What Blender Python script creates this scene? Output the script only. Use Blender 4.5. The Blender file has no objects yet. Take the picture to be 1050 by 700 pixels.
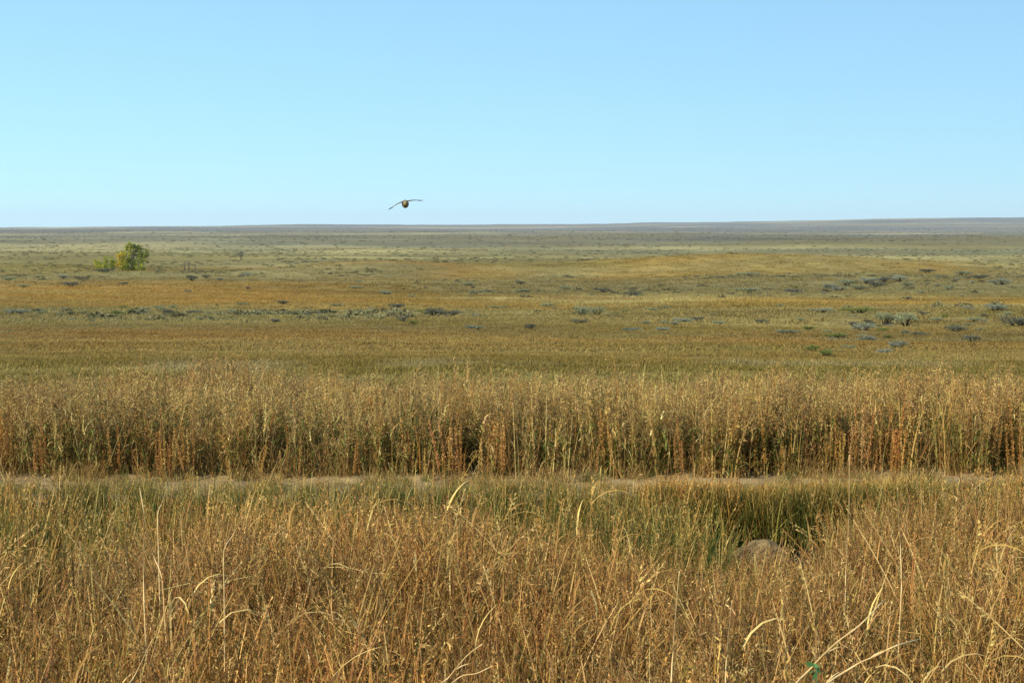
import bpy, math, random
import numpy as np
random.seed(7)
RG = np.random.default_rng(11)
scene = bpy.context.scene
COL = scene.collection
R = math.radians

# ------------------------------------------------------------------ camera figures
CAM_H = 2.2
FPX = 1458.33
PITCH = math.atan(120 / FPX)
def slope(row):
    return np.tan(PITCH + np.arctan((np.asarray(row, float) - 350) / FPX))

# ------------------------------------------------------------------ noise
def _h(ix, iy, s):
    n = (ix.astype(np.int64) * 374761393 + iy.astype(np.int64) * 668265263 + s * 1442695041) & 0x7fffffff
    n = ((n ^ (n >> 13)) * 1274126177) & 0x7fffffff
    n = n ^ (n >> 16)
    return (n & 0xffff) / 65535.0
def vnoise(x, y, s=0):
    x = np.asarray(x, float); y = np.asarray(y, float)
    ix = np.floor(x); iy = np.floor(y); fx = x - ix; fy = y - iy
    fx = fx * fx * (3 - 2 * fx); fy = fy * fy * (3 - 2 * fy)
    a = _h(ix, iy, s); b = _h(ix + 1, iy, s); c = _h(ix, iy + 1, s); d = _h(ix + 1, iy + 1, s)
    return (a * (1 - fx) + b * fx) * (1 - fy) + (c * (1 - fx) + d * fx) * fy - 0.5
def fbm(x, y, s=0, o=4):
    t = 0; a = 1.0; n = 0
    for k in range(o):
        t = t + a * vnoise(x * 2 ** k + 17.3 * k, y * 2 ** k - 9.1 * k, s + k); n += a; a *= .55
    return t / n * 2          # about -1..1
def wnoise(x, y, s, top=1600, n=8, ax=1.6):
    """prairie mottling: patches of many fixed sizes, the finest fading where they are too far to see"""
    x = np.asarray(x, float); y = np.asarray(y, float); d = np.sqrt(x * x + y * y); t = 0; q = 1e-6; lam = top
    for k in range(n):
        w = sst(.006 * d, .02 * d, lam / 2.0) * (1 - .75 * sst(.25 * d, 1.2 * d, lam))
        t = t + w * 2 * vnoise(x / lam / ax + 13.7 * k, y / lam + 5.1 * k, s + k); q = q + w * w; lam /= 2.4
    return t / np.sqrt(q) * .75
def sst(a, b, x):
    t = np.clip((x - a) / (b - a), 0, 1); return t * t * (3 - 2 * t)

# ------------------------------------------------------------------ terrain
PD = np.array([17, 25, 35, 50, 75, 110, 160, 220, 300, 380, 600, 1000, 2000, 4000, 8000, 12000.])
PR = np.array([0, 378, 366, 352, 338, 322, 307, 295, 283.5, 276, 262, 251, 242, 237, 234.5, 234.2])
PZ = CAM_H - PD * slope(PR); PZ[0] = -0.05
PD = np.concatenate([[1, 13], PD]); PZ = np.concatenate([[0, 0], PZ])
LX = np.log(PD); MT = np.gradient(PZ, LX)
def profile(d):
    l = np.log(np.clip(d, 1, 12000)); i = np.clip(np.searchsorted(LX, l) - 1, 0, len(LX) - 2)
    h = LX[i + 1] - LX[i]; t = (l - LX[i]) / h
    return ((2*t**3 - 3*t**2 + 1) * PZ[i] + (t**3 - 2*t**2 + t) * h * MT[i]
            + (-2*t**3 + 3*t**2) * PZ[i+1] + (t**3 - t**2) * h * MT[i+1])
def gauss(x, y, cx, cy, sx, sy):
    return np.exp(-((x - cx) / sx) ** 2 - ((y - cy) / sy) ** 2)
def terrain(x, y):
    x = np.asarray(x, float); y = np.asarray(y, float)
    d = np.sqrt((x * .35) ** 2 + y ** 2) * np.where(y < 0, .6, 1)   # bands run across the view
    d = np.maximum(d, 1.0)
    z = np.where(d < 13, 0.0, profile(d))
    # shallow ditch between the near verge and the track
    z = z - 0.24 * sst(7.0, 8.3, y) * (1 - sst(10.3, 11.0, y)) - .05 * (1 - sst(6.5, 8, y))
    # dug hollow
    z = z - 0.45 * np.exp(-(((x - 1.98) / .6) ** 4 + ((y - 10.3) / .52) ** 4))
    # far rises
    z = z + 5.2 * gauss(x, y, 64, 335, 50, 34)
    z = z + 2.6 * gauss(x, y, -34, 322, 24, 30)
    z = z + 0.8 * gauss(x, y, -80, 330, 30, 20)
    z = z + 0.9 * gauss(x, y, 50, 95, 16, 22)
    z = z + 74 * sst(-600, 3600, x) * sst(3500, 9000, y) + 5 * gauss(x, y, -2000, 8500, 1200, 2000)
    z = z + 8 * gauss(x, y, -700, 8500, 900, 2000)
    dd = np.sqrt(x * x + y * y)
    z = z + 26 * vnoise(x / 1300 + 3, y / 1500, 400) * sst(4500, 8000, dd) + 10 * vnoise(x / 420, y / 600, 401) * sst(4500, 8000, dd)
    for lam, a, s in ((.9, .03, 1), (3.5, .05, 2), (22, .26, 3), (70, 1.1, 4), (260, 2.6, 5), (900, 4.5, 6), (2600, 13, 7)):
        w = 1.0 if lam < 5 else sst(1.2 * lam, 4 * lam, dd)
        if lam < 5: w = 1 - .6 * np.exp(-((y - 11.4) / 1.0) ** 2)
        z = z + a * w * 2 * vnoise(x / lam + 31 * s, y / lam / .8 - 7 * s, s)
    return z
def ground_at(px, row, dmin=3.0, dmax=11000):
    """the point of the ground seen at (px,row) of the 1050x700 photograph"""
    c = (px - 525) / FPX; s = (row - 350) / FPX
    dy = math.cos(PITCH) - s * math.sin(PITCH); dz = -math.sin(PITCH) - s * math.cos(PITCH)
    ux, uz = c / dy, dz / dy
    Y = np.exp(np.linspace(math.log(dmin), math.log(dmax), 6000))
    f = CAM_H + uz * Y - terrain(ux * Y, Y)
    i = int(np.argmax(f < 0)) if (f < 0).any() else len(Y) - 1
    y = Y[i]; return ux * y, y, float(terrain(ux * y, y))
def x_at(px, y): return (px - 525) / FPX * y * 1.0034

# ------------------------------------------------------------------ ground colour (albedo) as patches of vegetation and soil, plus painted shade in the hollow
def srgb(r, g, b, k=1.0):
    v = np.array([r, g, b]) / 255.0
    return np.where(v <= .04045, v / 12.92, ((v + .055) / 1.055) ** 2.4) * k
OLIVE = srgb(132, 112, 58); GOLD = srgb(168, 138, 70); ORANGE = srgb(156, 118, 62); SAGE = srgb(134, 130, 96)
FARG = srgb(128, 124, 92); MAUVE = srgb(116, 114, 96); GREEN = srgb(126, 114, 58); PALE = srgb(172, 160, 112); RED = srgb(136, 94, 56)
ALK = srgb(170, 162, 138)
def rowD(row):   # distance of a row on the smooth profile
    D = np.exp(np.linspace(math.log(13), math.log(11000), 4000))
    rr = 350 + FPX * np.tan(np.arctan((CAM_H - profile(D)) / D) - PITCH)
    return float(np.interp(-row, -rr, D))
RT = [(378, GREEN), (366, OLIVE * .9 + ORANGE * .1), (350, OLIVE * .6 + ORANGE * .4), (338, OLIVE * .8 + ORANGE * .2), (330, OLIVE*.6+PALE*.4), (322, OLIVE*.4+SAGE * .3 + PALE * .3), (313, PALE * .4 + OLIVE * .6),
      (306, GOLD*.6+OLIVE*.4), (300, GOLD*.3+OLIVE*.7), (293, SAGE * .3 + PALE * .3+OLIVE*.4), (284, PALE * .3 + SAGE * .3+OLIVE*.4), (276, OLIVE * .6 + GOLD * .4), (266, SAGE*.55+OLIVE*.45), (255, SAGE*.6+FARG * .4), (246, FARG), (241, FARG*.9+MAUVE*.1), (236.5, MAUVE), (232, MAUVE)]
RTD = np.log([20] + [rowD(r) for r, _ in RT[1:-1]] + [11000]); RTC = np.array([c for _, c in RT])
# (px0, px1, row_top, row_bottom, colour, strength)
PATCH = [(-60, 360, 291, 309, GOLD * .75 + ORANGE * .25, .9), (330, 560, 282, 292, GOLD*.7+OLIVE*.3, .8), (690, 1150, 306, 313, GOLD, .95),
         (560, 700, 303, 307, RED, .8), (-60, 105, 265, 278, GREEN * .5 + PALE * .5, .9), (150, 300, 276, 284, ORANGE * .6 + OLIVE * .4, .7),
         (280, 470, 276, 287, ORANGE*.5+GOLD*.5, .85), (590, 1010, 274, 288, OLIVE * .55 + GOLD * .45, .95), (540, 640, 274, 282, GREEN * .6 + GOLD * .4, .7),
         (-60, 380, 333, 350, ORANGE * .6 + OLIVE * .4, .7), (380, 700, 340, 352, ORANGE * .55 + GOLD * .2+OLIVE*.25, .7), (180, 345, 372, 383, ALK*.6+GREEN*.4, .75),
         (455, 560, 371, 380, ALK*.6+GREEN*.4, .6), (770, 1010, 371, 378, ALK*.6+GREEN*.4, .6), (-60, 1150, 352, 368, OLIVE, .45),
         (700, 880, 340, 352, ORANGE * .7 + OLIVE * .3, .6), (930, 1150, 325, 345, ORANGE * .5 + OLIVE * .5, .5), (380, 1100, 322, 334, PALE * .35 + OLIVE * .65, .5),
         (600, 980, 240, 246, MAUVE, .7), (380, 1150, 289, 293, PALE * .6 + SAGE * .4, .7), (430, 1150, 294, 301, SAGE, .6), (-60, 1150, 316, 320, PALE, .45), (-60, 420, 282, 288, SAGE * .6 + PALE * .4, .7), (-60, 600, 258, 262, GREEN, .5), (-60, 400, 313, 328, SAGE*.7+PALE*.3, .6)]
PW = []
for a, b, t, m, c, k in PATCH:
    y0, y1 = rowD(m), rowD(t)
    PW.append((a, b, math.log(y0), math.log(y1), c, k))
def albedo(x, y):
    x = np.asarray(x, float); y = np.maximum(np.asarray(y, float), 1.0)
    d = np.maximum(np.sqrt((x * .35) ** 2 + y ** 2), 2)
    n1 = wnoise(x, y, 21)
    ld = np.log(d) + .16 * n1
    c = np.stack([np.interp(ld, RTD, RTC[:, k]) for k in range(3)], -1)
    px = 525 + FPX * x / y
    pn = px + 80 * wnoise(x, y, 33)
    pm = 0
    for i, (a, b, l0, l1, pc, k) in enumerate(PW):
        w = sst(a - 30, a + 45, pn) * (1 - sst(b - 45, b + 30, pn))
        e = max(.02, (l1 - l0) * .22)
        lj = np.log(d) + .35*(l1 - l0) * n1
        w = w * sst(l0 - e, l0 + e, lj) * (1 - sst(l1 - e, l1 + e, lj)) * k
        c = c * (1 - w[..., None]) + pc * w[..., None]; pm = np.maximum(pm, w)
    mo = (1 - .65 * pm)[..., None]
    # small scale mottling between species
    n2 = wnoise(x, y, 55, 700, 8, 2.2)
    n3 = wnoise(x, y, 77, 1200, 8, 2.8); n4 = wnoise(x, y, 99, 1500, 8)
    c = c + (SAGE * .95 - c) * np.clip(n2 * 1.8 - .25, 0, .8)[..., None] * mo
    c = c + (PALE * 1.1 - c) * (np.clip(n3 * 2.2 - .25, 0, .85) * (.45 + .55 * sst(40, 110, d)))[..., None] * mo
    c = c + (OLIVE * .8 - c) * np.clip(-n3 * 1.2 - .1, 0, .6)[..., None]
    c = c + (GREEN - c) * np.clip(n4 * 1.2 - .2, 0, .5)[..., None]
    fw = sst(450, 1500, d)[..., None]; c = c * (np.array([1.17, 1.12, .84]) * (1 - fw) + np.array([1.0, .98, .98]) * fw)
    c = c * (1 - .35 * fw * np.clip(wnoise(x, y, 301, 2200, 7)[..., None] * 1.6, -.5, 1))
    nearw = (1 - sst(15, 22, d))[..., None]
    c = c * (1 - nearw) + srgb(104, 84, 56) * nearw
    hol_shade = np.exp(-(((x - 1.98) / .66) ** 4 + ((y - 10.35) / .6) ** 4))[..., None]
    c = c * (1 - hol_shade) + srgb(22, 21, 23) * hol_shade  # shade inside the hollow painted as near-black soil colour
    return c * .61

# ------------------------------------------------------------------ materials
def new_mat(name):
    m = bpy.data.materials.new(name); m.use_nodes = True
    nt = m.node_tree; nt.nodes.clear()
    return m, nt, nt.nodes, nt.links
def N(ns, t, **kw):
    n = ns.new(t)
    for k, v in kw.items(): setattr(n, k, v)
    return n
def veg_mat(name, instanced=True, base=None, transl=.3, rough=.65):
    """leaf material: per-vertex colour x the plant's own tint, some light passing through"""
    m, nt, ns, lk = new_mat(name)
    out = N(ns, 'ShaderNodeOutputMaterial'); mix = N(ns, 'ShaderNodeMixShader'); mix.inputs[0].default_value = transl
    pb = N(ns, 'ShaderNodeBsdfPrincipled'); pb.inputs['Roughness'].default_value = rough; pb.inputs['Specular IOR Level'].default_value = .25
    tr = N(ns, 'ShaderNodeBsdfTranslucent')
    a = N(ns, 'ShaderNodeAttribute', attribute_name='pc')
    mul = N(ns, 'ShaderNodeMix', data_type='RGBA', blend_type='MULTIPLY'); mul.inputs[0].default_value = 1
    lk.new(a.outputs['Color'], mul.inputs[6])
    if instanced:
        t = N(ns, 'ShaderNodeAttribute', attribute_name='tint', attribute_type='INSTANCER')
        lk.new(t.outputs['Color'], mul.inputs[7])
    else:
        oi = N(ns, 'ShaderNodeObjectInfo'); lk.new(oi.outputs['Color'], mul.inputs[7])
    lk.new(mul.outputs[2], pb.inputs['Base Color']); lk.new(mul.outputs[2], tr.inputs['Color'])
    lk.new(pb.outputs[0], mix.inputs[1]); lk.new(tr.outputs[0], mix.inputs[2]); lk.new(mix.outputs[0], out.inputs[0])
    return m
def noisy_mat(name, c1, c2, scale=8, rough=.85, bump=.3, c3=None):
    m, nt, ns, lk = new_mat(name)
    out = N(ns, 'ShaderNodeOutputMaterial'); pb = N(ns, 'ShaderNodeBsdfPrincipled'); pb.inputs['Roughness'].default_value = rough
    pb.inputs['Specular IOR Level'].default_value = .2
    tc = N(ns, 'ShaderNodeTexCoord'); no = N(ns, 'ShaderNodeTexNoise'); no.inputs['Scale'].default_value = scale; no.inputs['Detail'].default_value = 8
    cr = N(ns, 'ShaderNodeValToRGB'); cr.color_ramp.elements[0].position = .35; cr.color_ramp.elements[1].position = .65
    cr.color_ramp.elements[0].color = (*c1, 1); cr.color_ramp.elements[1].color = (*c2, 1)
    if c3 is not None:
        e = cr.color_ramp.elements.new(.8); e.color = (*c3, 1)
    b = N(ns, 'ShaderNodeBump'); b.inputs['Strength'].default_value = bump; b.inputs['Distance'].default_value = .02
    n2 = N(ns, 'ShaderNodeTexNoise'); n2.inputs['Scale'].default_value = scale * 5; n2.inputs['Detail'].default_value = 6
    lk.new(tc.outputs['Object'], no.inputs['Vector']); lk.new(tc.outputs['Object'], n2.inputs['Vector'])
    lk.new(no.outputs[0], cr.inputs[0]); lk.new(cr.outputs[0], pb.inputs['Base Color'])
    lk.new(n2.outputs[0], b.inputs['Height']); lk.new(b.outputs[0], pb.inputs['Normal']); lk.new(pb.outputs[0], out.inputs[0])
    return m
M_GRASS = veg_mat('grass_blade')
M_LEAF = veg_mat('leaf', instanced=False, transl=.35)
M_SAGE = veg_mat('sage_leaf', instanced=False, transl=.12)
M_SAGE_I = veg_mat('sage_leaf_field', transl=.12)

def ground_material():
    m, nt, ns, lk = new_mat('prairie_ground')
    out = N(ns, 'ShaderNodeOutputMaterial'); pb = N(ns, 'ShaderNodeBsdfPrincipled'); pb.inputs['Roughness'].default_value = .95
    pb.inputs['Specular IOR Level'].default_value = .1
    a = N(ns, 'ShaderNodeAttribute', attribute_name='pc'); tc = N(ns, 'ShaderNodeTexCoord')
    prev = a.outputs['Color']
    for sc, lo, hi, det in ((.9, .72, 1.25, 5), (.11, .8, 1.2, 4), (.018, .82, 1.16, 4)):
        n = N(ns, 'ShaderNodeTexNoise'); n.inputs['Scale'].default_value = sc; n.inputs['Detail'].default_value = det; n.inputs['Roughness'].default_value = .65
        mr = N(ns, 'ShaderNodeMapRange'); mr.inputs[1].default_value = .3; mr.inputs[2].default_value = .7; mr.inputs[3].default_value = lo; mr.inputs[4].default_value = hi
        mx = N(ns, 'ShaderNodeMix', data_type='RGBA', blend_type='MULTIPLY'); mx.inputs[0].default_value = 1
        lk.new(tc.outputs['Object'], n.inputs['Vector']); lk.new(n.outputs[0], mr.inputs[0])
        lk.new(prev, mx.inputs[6]); lk.new(mr.outputs[0], mx.inputs[7]); prev = mx.outputs[2]
    lk.new(prev, pb.inputs['Base Color'])
    n = N(ns, 'ShaderNodeTexNoise'); n.inputs['Scale'].default_value = 6; n.inputs['Detail'].default_value = 8
    b = N(ns, 'ShaderNodeBump'); b.inputs['Strength'].default_value = .5; b.inputs['Distance'].default_value = .05
    lk.new(tc.outputs['Object'], n.inputs['Vector']); lk.new(n.outputs[0], b.inputs['Height']); lk.new(b.outputs[0], pb.inputs['Normal'])
    lk.new(pb.outputs[0], out.inputs[0])
    return m

# ------------------------------------------------------------------ mesh helpers
def make_mesh(name, verts, faces, cols=None, mat=None, smooth=False):
    me = bpy.data.meshes.new(name)
    me.from_pydata([tuple(v) for v in verts], [], faces)
    if cols is not None:
        at = me.color_attributes.new('pc', 'FLOAT_COLOR', 'POINT')
        c = np.ones((len(verts), 4), np.float32); c[:, :3] = np.asarray(cols); at.data.foreach_set('color', c.ravel())
    if mat: me.materials.append(mat)
    if smooth: me.polygons.foreach_set('use_smooth', [True] * len(me.polygons))
    me.update(); return me
def grid_mesh(name, X, Y, Z, C, mat):
    n, m = X.shape
    v = np.stack([X, Y, Z], -1).reshape(-1, 3).astype(np.float32)
    i = np.arange((n - 1) * (m - 1)); r = i // (m - 1); c = i % (m - 1); a = r * m + c
    f = np.stack([a, a + 1, a + m + 1, a + m], -1).astype(np.int32)
    me = bpy.data.meshes.new(name)
    me.vertices.add(len(v)); me.vertices.foreach_set('co', v.ravel())
    me.loops.add(f.size); me.loops.foreach_set('vertex_index', f.ravel())
    me.polygons.add(len(f)); me.polygons.foreach_set('loop_start', np.arange(len(f), dtype=np.int32) * 4)
    me.polygons.foreach_set('loop_total', np.full(len(f), 4, np.int32))
    me.update(calc_edges=True); me.validate()
    if C is not None:
        at = me.color_attributes.new('pc', 'FLOAT_COLOR', 'POINT')
        cc = np.ones((len(v), 4), np.float32); cc[:, :3] = C.reshape(-1, 3); at.data.foreach_set('color', cc.ravel())
    me.materials.append(mat); me.polygons.foreach_set('use_smooth', [True] * len(me.polygons))
    return me
def link(name, me, parent=None, loc=None):
    o = bpy.data.objects.new(name, me); COL.objects.link(o)
    if parent: o.parent = parent
    if loc is not None: o.location = loc
    return o
def tag(o, label=None, cat=None, group=None, kind=None):
    if label: o['label'] = label
    if cat: o['category'] = cat
    if group: o['group'] = group
    if kind: o['kind'] = kind
    return o

class MB:
    def __init__(s): s.v = []; s.f = []; s.c = []
    def strip(s, pts, widths, side, col, jit=0.0):
        """ribbon along pts"""
        b = len(s.v); n = len(pts)
        for p, w in zip(pts, widths):
            s.v.append(p - side * w * .5); s.v.append(p + side * w * .5); s.c.append(col); s.c.append(col)
        for i in range(n - 1): s.f.append((b + 2*i, b + 2*i + 1, b + 2*i + 3, b + 2*i + 2))
    def tube(s, pts, rad, col, k=5):
        b = len(s.v); n = len(pts)
        for i in range(n):
            t = pts[min(i + 1, n - 1)] - pts[max(i - 1, 0)]; t = t / (np.linalg.norm(t) + 1e-9)
            up = np.array([0, 0, 1.]) if abs(t[2]) < .9 else np.array([1., 0, 0])
            u = np.cross(t, up); u /= np.linalg.norm(u); w = np.cross(t, u)
            for j in range(k):
                a = 2 * math.pi * j / k
                s.v.append(pts[i] + (u * math.cos(a) + w * math.sin(a)) * rad[i]); s.c.append(col)
        for i in range(n - 1):
            for j in range(k): s.f.append((b + i*k + j, b + i*k + (j+1) % k, b + (i+1)*k + (j+1) % k, b + (i+1)*k + j))
        s.f.append(tuple(b + j for j in range(k))[::-1]); s.f.append(tuple(b + (n-1)*k + j for j in range(k)))
    def leaf(s, p, d, nrm, L, W, col):
        """small pointed quad"""
        d = d / (np.linalg.norm(d) + 1e-9); sd = np.cross(d, nrm); sd /= (np.linalg.norm(sd) + 1e-9)
        b = len(s.v)
        for q in (p, p + d * L * .45 + sd * W * .5, p + d * L, p + d * L * .45 - sd * W * .5): s.v.append(q); s.c.append(col)
        s.f.append((b, b + 1, b + 2, b + 3))
    def mesh(s, name, mat, smooth=False): return make_mesh(name, s.v, s.f, s.c, mat, smooth)
def rv():
    v = RG.normal(size=3); return v / np.linalg.norm(v)
def U(a, b): return RG.uniform(a, b)
def cjit(c, k=.2):
    return np.clip(np.asarray(c) * U(1 - k, 1 + k) * (1 + RG.normal(size=3) * .04), 0, .95)
def arc(p0, az, lean, L, n=5, curl=.6):
    """points of a stem that leaves p0 nearly upright and bends over towards az"""
    pts = [np.array(p0, float)]; a = lean
    for i in range(n):
        st = L / n; a2 = a + curl * (i + .5) / n
        pts.append(pts[-1] + st * np.array([math.cos(az) * math.sin(a2), math.sin(az) * math.sin(a2), math.cos(a2)]))
    return pts

# plant colours (albedo)
STRAW = [srgb(184, 158, 104), srgb(170, 138, 82), srgb(156, 118, 68), srgb(200, 178, 128), srgb(134, 98, 60), srgb(164, 132, 86), srgb(146, 122, 70)]
GRN = [srgb(86, 98, 44), srgb(108, 110, 54), srgb(74, 86, 40), srgb(124, 118, 64)]
BRN = [srgb(146, 118, 80), srgb(126, 100, 66), srgb(166, 138, 96), srgb(104, 80, 56), srgb(154, 122, 78)]
ORG = [srgb(192, 144, 68), srgb(178, 128, 62), srgb(198, 158, 84)]
def pick(L): return L[int(RG.integers(len(L)))]

def tuft_straw(H=.62, ns=15, nb=26, rad=.13, wind=None):
    m = MB(); ns = int(U(6, 17)); nb = int(U(22, 44)); fuzz = U(.35, 1)
    for i in range(nb):                                  # leaf blades, dead and half dead, low
        az = U(0, 6.28); r = rad * math.sqrt(U(0, 1)); p = (r * math.cos(az), r * math.sin(az), -.02)
        L = H * U(.3, .8); a2 = U(0, 6.28); pts = arc(p, a2, U(0, .35), L, 4, U(.2, 1.6))
        sd = np.array([-math.sin(a2 + U(-.6, .6)), math.cos(a2), 0]); w = U(.0035, .007)
        c = cjit(pick(STRAW) if U(0, 1) < .8 else pick(GRN), .3)
        m.strip(pts, [w, w, w * .9, w * .6, .0008], sd, c)
    for i in range(ns):                                  # seed stalks
        az = U(0, 6.28); r = rad * math.sqrt(U(0, 1)); p = (r * math.cos(az), r * math.sin(az), -.02)
        L = H * U(.7, 1.12); a2 = U(-.5, .9) if U(0, 1) < .6 else U(0, 6.28)
        if U(0, 1) < .22: lean = U(.3, .8)
        else: lean = U(.0, .2)
        pts = arc(p, a2, lean, L, 6, U(.05, .7)); c = cjit(pick(STRAW), .3); w = U(.003, .006)
        s1 = np.array([-math.sin(a2), math.cos(a2), 0]); s2 = np.array([math.cos(a2 + .4), math.sin(a2 + .4), 0])
        sd = s1 if U(0, 1) < .5 else s2
        m.strip(pts, [w] * 5 + [w * .7, w * .4], sd, c)
        for k in range(int(U(1, 4))):                    # stem leaf
            q = pts[int(U(1, 5))]; a3 = U(0, 6.28); l2 = arc(q, a3, U(.3, .9), U(.06, .2), 3, U(.3, 1.8))
            ww = U(.003, .006); m.strip(l2, [ww, ww, ww * .7, .0008], np.array([-math.sin(a3), math.cos(a3), 0]), cjit(pick(STRAW), .3))
        kind = U(0, 1); hc = cjit(pick(STRAW + BRN), .25)
        hl = U(.06, .16); n = int(hl / .010 * fuzz)
        top = pts[-1]; dirn = pts[-1] - pts[-2]; dirn /= np.linalg.norm(dirn)
        for k in range(n):
            t = k / n; q = top - dirn * hl * (1 - t) * .9
            sp = rv() * (.6 if kind < .6 else 1.3) + dirn * 1.0
            ll = U(.008, .016) if kind < .6 else U(.012, .03)
            m.leaf(q + rv() * .002, sp, rv(), ll, U(.003, .006), cjit(hc, .3))
    return m
def tuft_coarse(H=.8):
    """a few thick pale grass stalks, leaning and broken"""
    m = MB()
    for i in range(int(U(2, 6))):
        p = np.array([U(-.12, .12), U(-.12, .12), -.02]); a2 = U(-1.0, 1.2) if U(0, 1) < .7 else U(2, 4.4); L = H * U(.6, 1.1); pts = arc(p, a2, U(.0, .5), L, 7, U(.0, .9)); w = U(.004, .0075)
        if U(0, 1) < .25:
            k = int(U(3, 6)); az = U(0, 6.28)
            for j in range(k, 8): pts[j] = pts[j - 1] + np.array([math.cos(az), math.sin(az), U(-.4, .3)]) * L / 7
        c = cjit(pick([STRAW[0], STRAW[3], STRAW[1], STRAW[3]]), .2); ra = [w * .5 * (1 - .07 * j) for j in range(8)]
        m.tube(pts, ra, c, 4)
        for k in range(int(U(2, 6))):
            q = pts[int(U(1, 6.9))]; a3 = U(0, 6.28); l2 = arc(q, a3, U(.2, .8), U(.1, .28), 5, U(.5, 2.6)); ww = U(.005, .008)
            m.strip(l2, [ww, ww, ww * .9, ww * .8, ww * .5, .001], np.array([-math.sin(a3), math.cos(a3), .3]), cjit(pick(STRAW), .25))
        d = pts[-1] - pts[-2]; d /= np.linalg.norm(d); hc = cjit(pick(STRAW), .2)
        for k in range(int(U(10, 34))):
            q = pts[-1] - d * U(0, .14); m.leaf(q, rv() * .9 + d, rv(), U(.012, .028), U(.004, .008), cjit(hc, .25))
    return m
def tuft_green(H=.4, nb=60, rad=.14):
    m = MB()
    for i in range(nb):
        az = U(0, 6.28); r = rad * math.sqrt(U(0, 1)); p = (r * math.cos(az), r * math.sin(az), -.02)
        L = H * U(.5, 1.1); a2 = U(0, 6.28); pts = arc(p, a2, U(0, .25), L, 4, U(.1, 1.1)); w = U(.004, .008)
        c = cjit(pick(GRN) if U(0, 1) < .8 else pick(STRAW), .3)
        m.strip(pts, [w, w, w * .9, w * .6, .0008], np.array([-math.sin(a2 + U(-.8, .8)), math.cos(a2), 0]), c)
    for i in range(5):
        a2 = U(0, 6.28); p = (U(-rad, rad), U(-rad, rad), -.02); pts = arc(p, a2, U(0, .2), H * U(.9, 1.35), 5, U(.1, .5)); c = cjit(pick(STRAW), .2)
        m.strip(pts, [.0035] * 5 + [.002], np.array([-math.sin(a2), math.cos(a2), 0]), c)
        for k in range(10): m.leaf(pts[-1] + (pts[-2] - pts[-1]) * U(0, 1), rv() + np.array([0, 0, 1.2]), rv(), U(.01, .02), .005, cjit(c, .3))
    return m
def tuft_weed(H=.75, ns=6, rad=.12):
    """branching dry weed stems with fuzzy brown panicles and some green lower leaves"""
    m = MB()
    for i in range(ns):
        az = U(0, 6.28); r = rad * math.sqrt(U(0, 1)); p = (r * math.cos(az), r * math.sin(az), -.02)
        L = H * U(.75, 1.1); a2 = U(0, 6.28); pts = arc(p, a2, U(0, .1), L, 6, U(0, .3)); c = cjit(pick(BRN + STRAW), .25); w = U(.005, .009)
        m.strip(pts, [w] * 4 + [w * .8, w * .6, w * .3], np.array([1., 0, 0]), c)
        m.strip(pts, [w] * 4 + [w * .8, w * .6, w * .3], np.array([0, 1., 0]), c)
        for k in range(int(U(7, 13))):                   # drooping strap leaves
            t = U(.08, .72); q = pts[0] + (pts[-1] - pts[0]) * t; a3 = U(0, 6.28); l2 = arc(q, a3, U(.2, .6), U(.1, .24), 4, U(.6, 2.4)); ww = U(.007, .015)
            green = U(0, 1) < .5
            m.strip(l2, [ww, ww, ww * .9, ww * .6, .001], np.array([-math.sin(a3), math.cos(a3), 0]), cjit(pick(GRN) * 1.05 if green else pick(STRAW + BRN), .3))
        hc = cjit(pick(BRN + STRAW[:3]), .2)
        for k in range(int(U(9, 14))):                   # panicle branches
            t = U(.62, 1.0); q = pts[0] + (pts[-1] - pts[0]) * t; a3 = U(0, 6.28); br = arc(q, a3, U(.25, .8), U(.05, .13), 3, U(0, 1.0))
            m.strip(br, [.003, .002, .002, .001], np.array([-math.sin(a3), math.cos(a3), 0]), c)
            for j in range(9):
                s = br[int(U(0, 3.99))]; m.leaf(s + rv() * .006, rv() + np.array([0, 0, .3]), rv(), U(.008, .02), U(.006, .011), cjit(hc, .35))
    return m
def tuft_dock(H=.6, ns=3):
    """rusty upright seed spikes"""
    m = MB()
    for i in range(ns):
        p = (U(-.1, .1), U(-.1, .1), -.02); L = H * U(.7, 1.1); a2 = U(0, 6.28); pts = arc(p, a2, U(0, .08), L, 6, U(0, .15)); c = cjit(pick(ORG) * .8, .2)
        m.strip(pts, [.007] * 7, np.array([1., 0, 0]), c); m.strip(pts, [.007] * 7, np.array([0, 1., 0]), c); oc = pick(ORG)
        for k in range(190):
            t = U(.3, 1); q = pts[0] + (pts[-1] - pts[0]) * t; rr = .021 * (1.15 - t) / .85 + .004
            m.leaf(q + rv() * rr * U(.3, 1), rv() + np.array([0, 0, .7]), rv(), U(.012, .022), U(.008, .013), cjit(oc, .3))
    return m
def tuft_meadow(H=.2, n=42, rad=.3, seeds=True):
    """short meadow tuft, neutral, tinted per plant"""
    m = MB()
    for i in range(n):
        az = U(0, 6.28); r = rad * math.sqrt(U(0, 1)); p = (r * math.cos(az), r * math.sin(az), -.02); L = H * U(.5, 1.15); a2 = U(0, 6.28)
        pts = arc(p, a2, U(0, .4), L, 3, U(.1, 1.0)); w = U(.009, .02); g = U(.8, 1.2)
        c = np.array([g, g * U(.93, 1.03), g * U(.8, 1.05)])
        m.strip(pts, [w, w, w * .8, .002], np.array([-math.sin(a2 + U(-.8, .8)), math.cos(a2), 0]), c)
    return m
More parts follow.
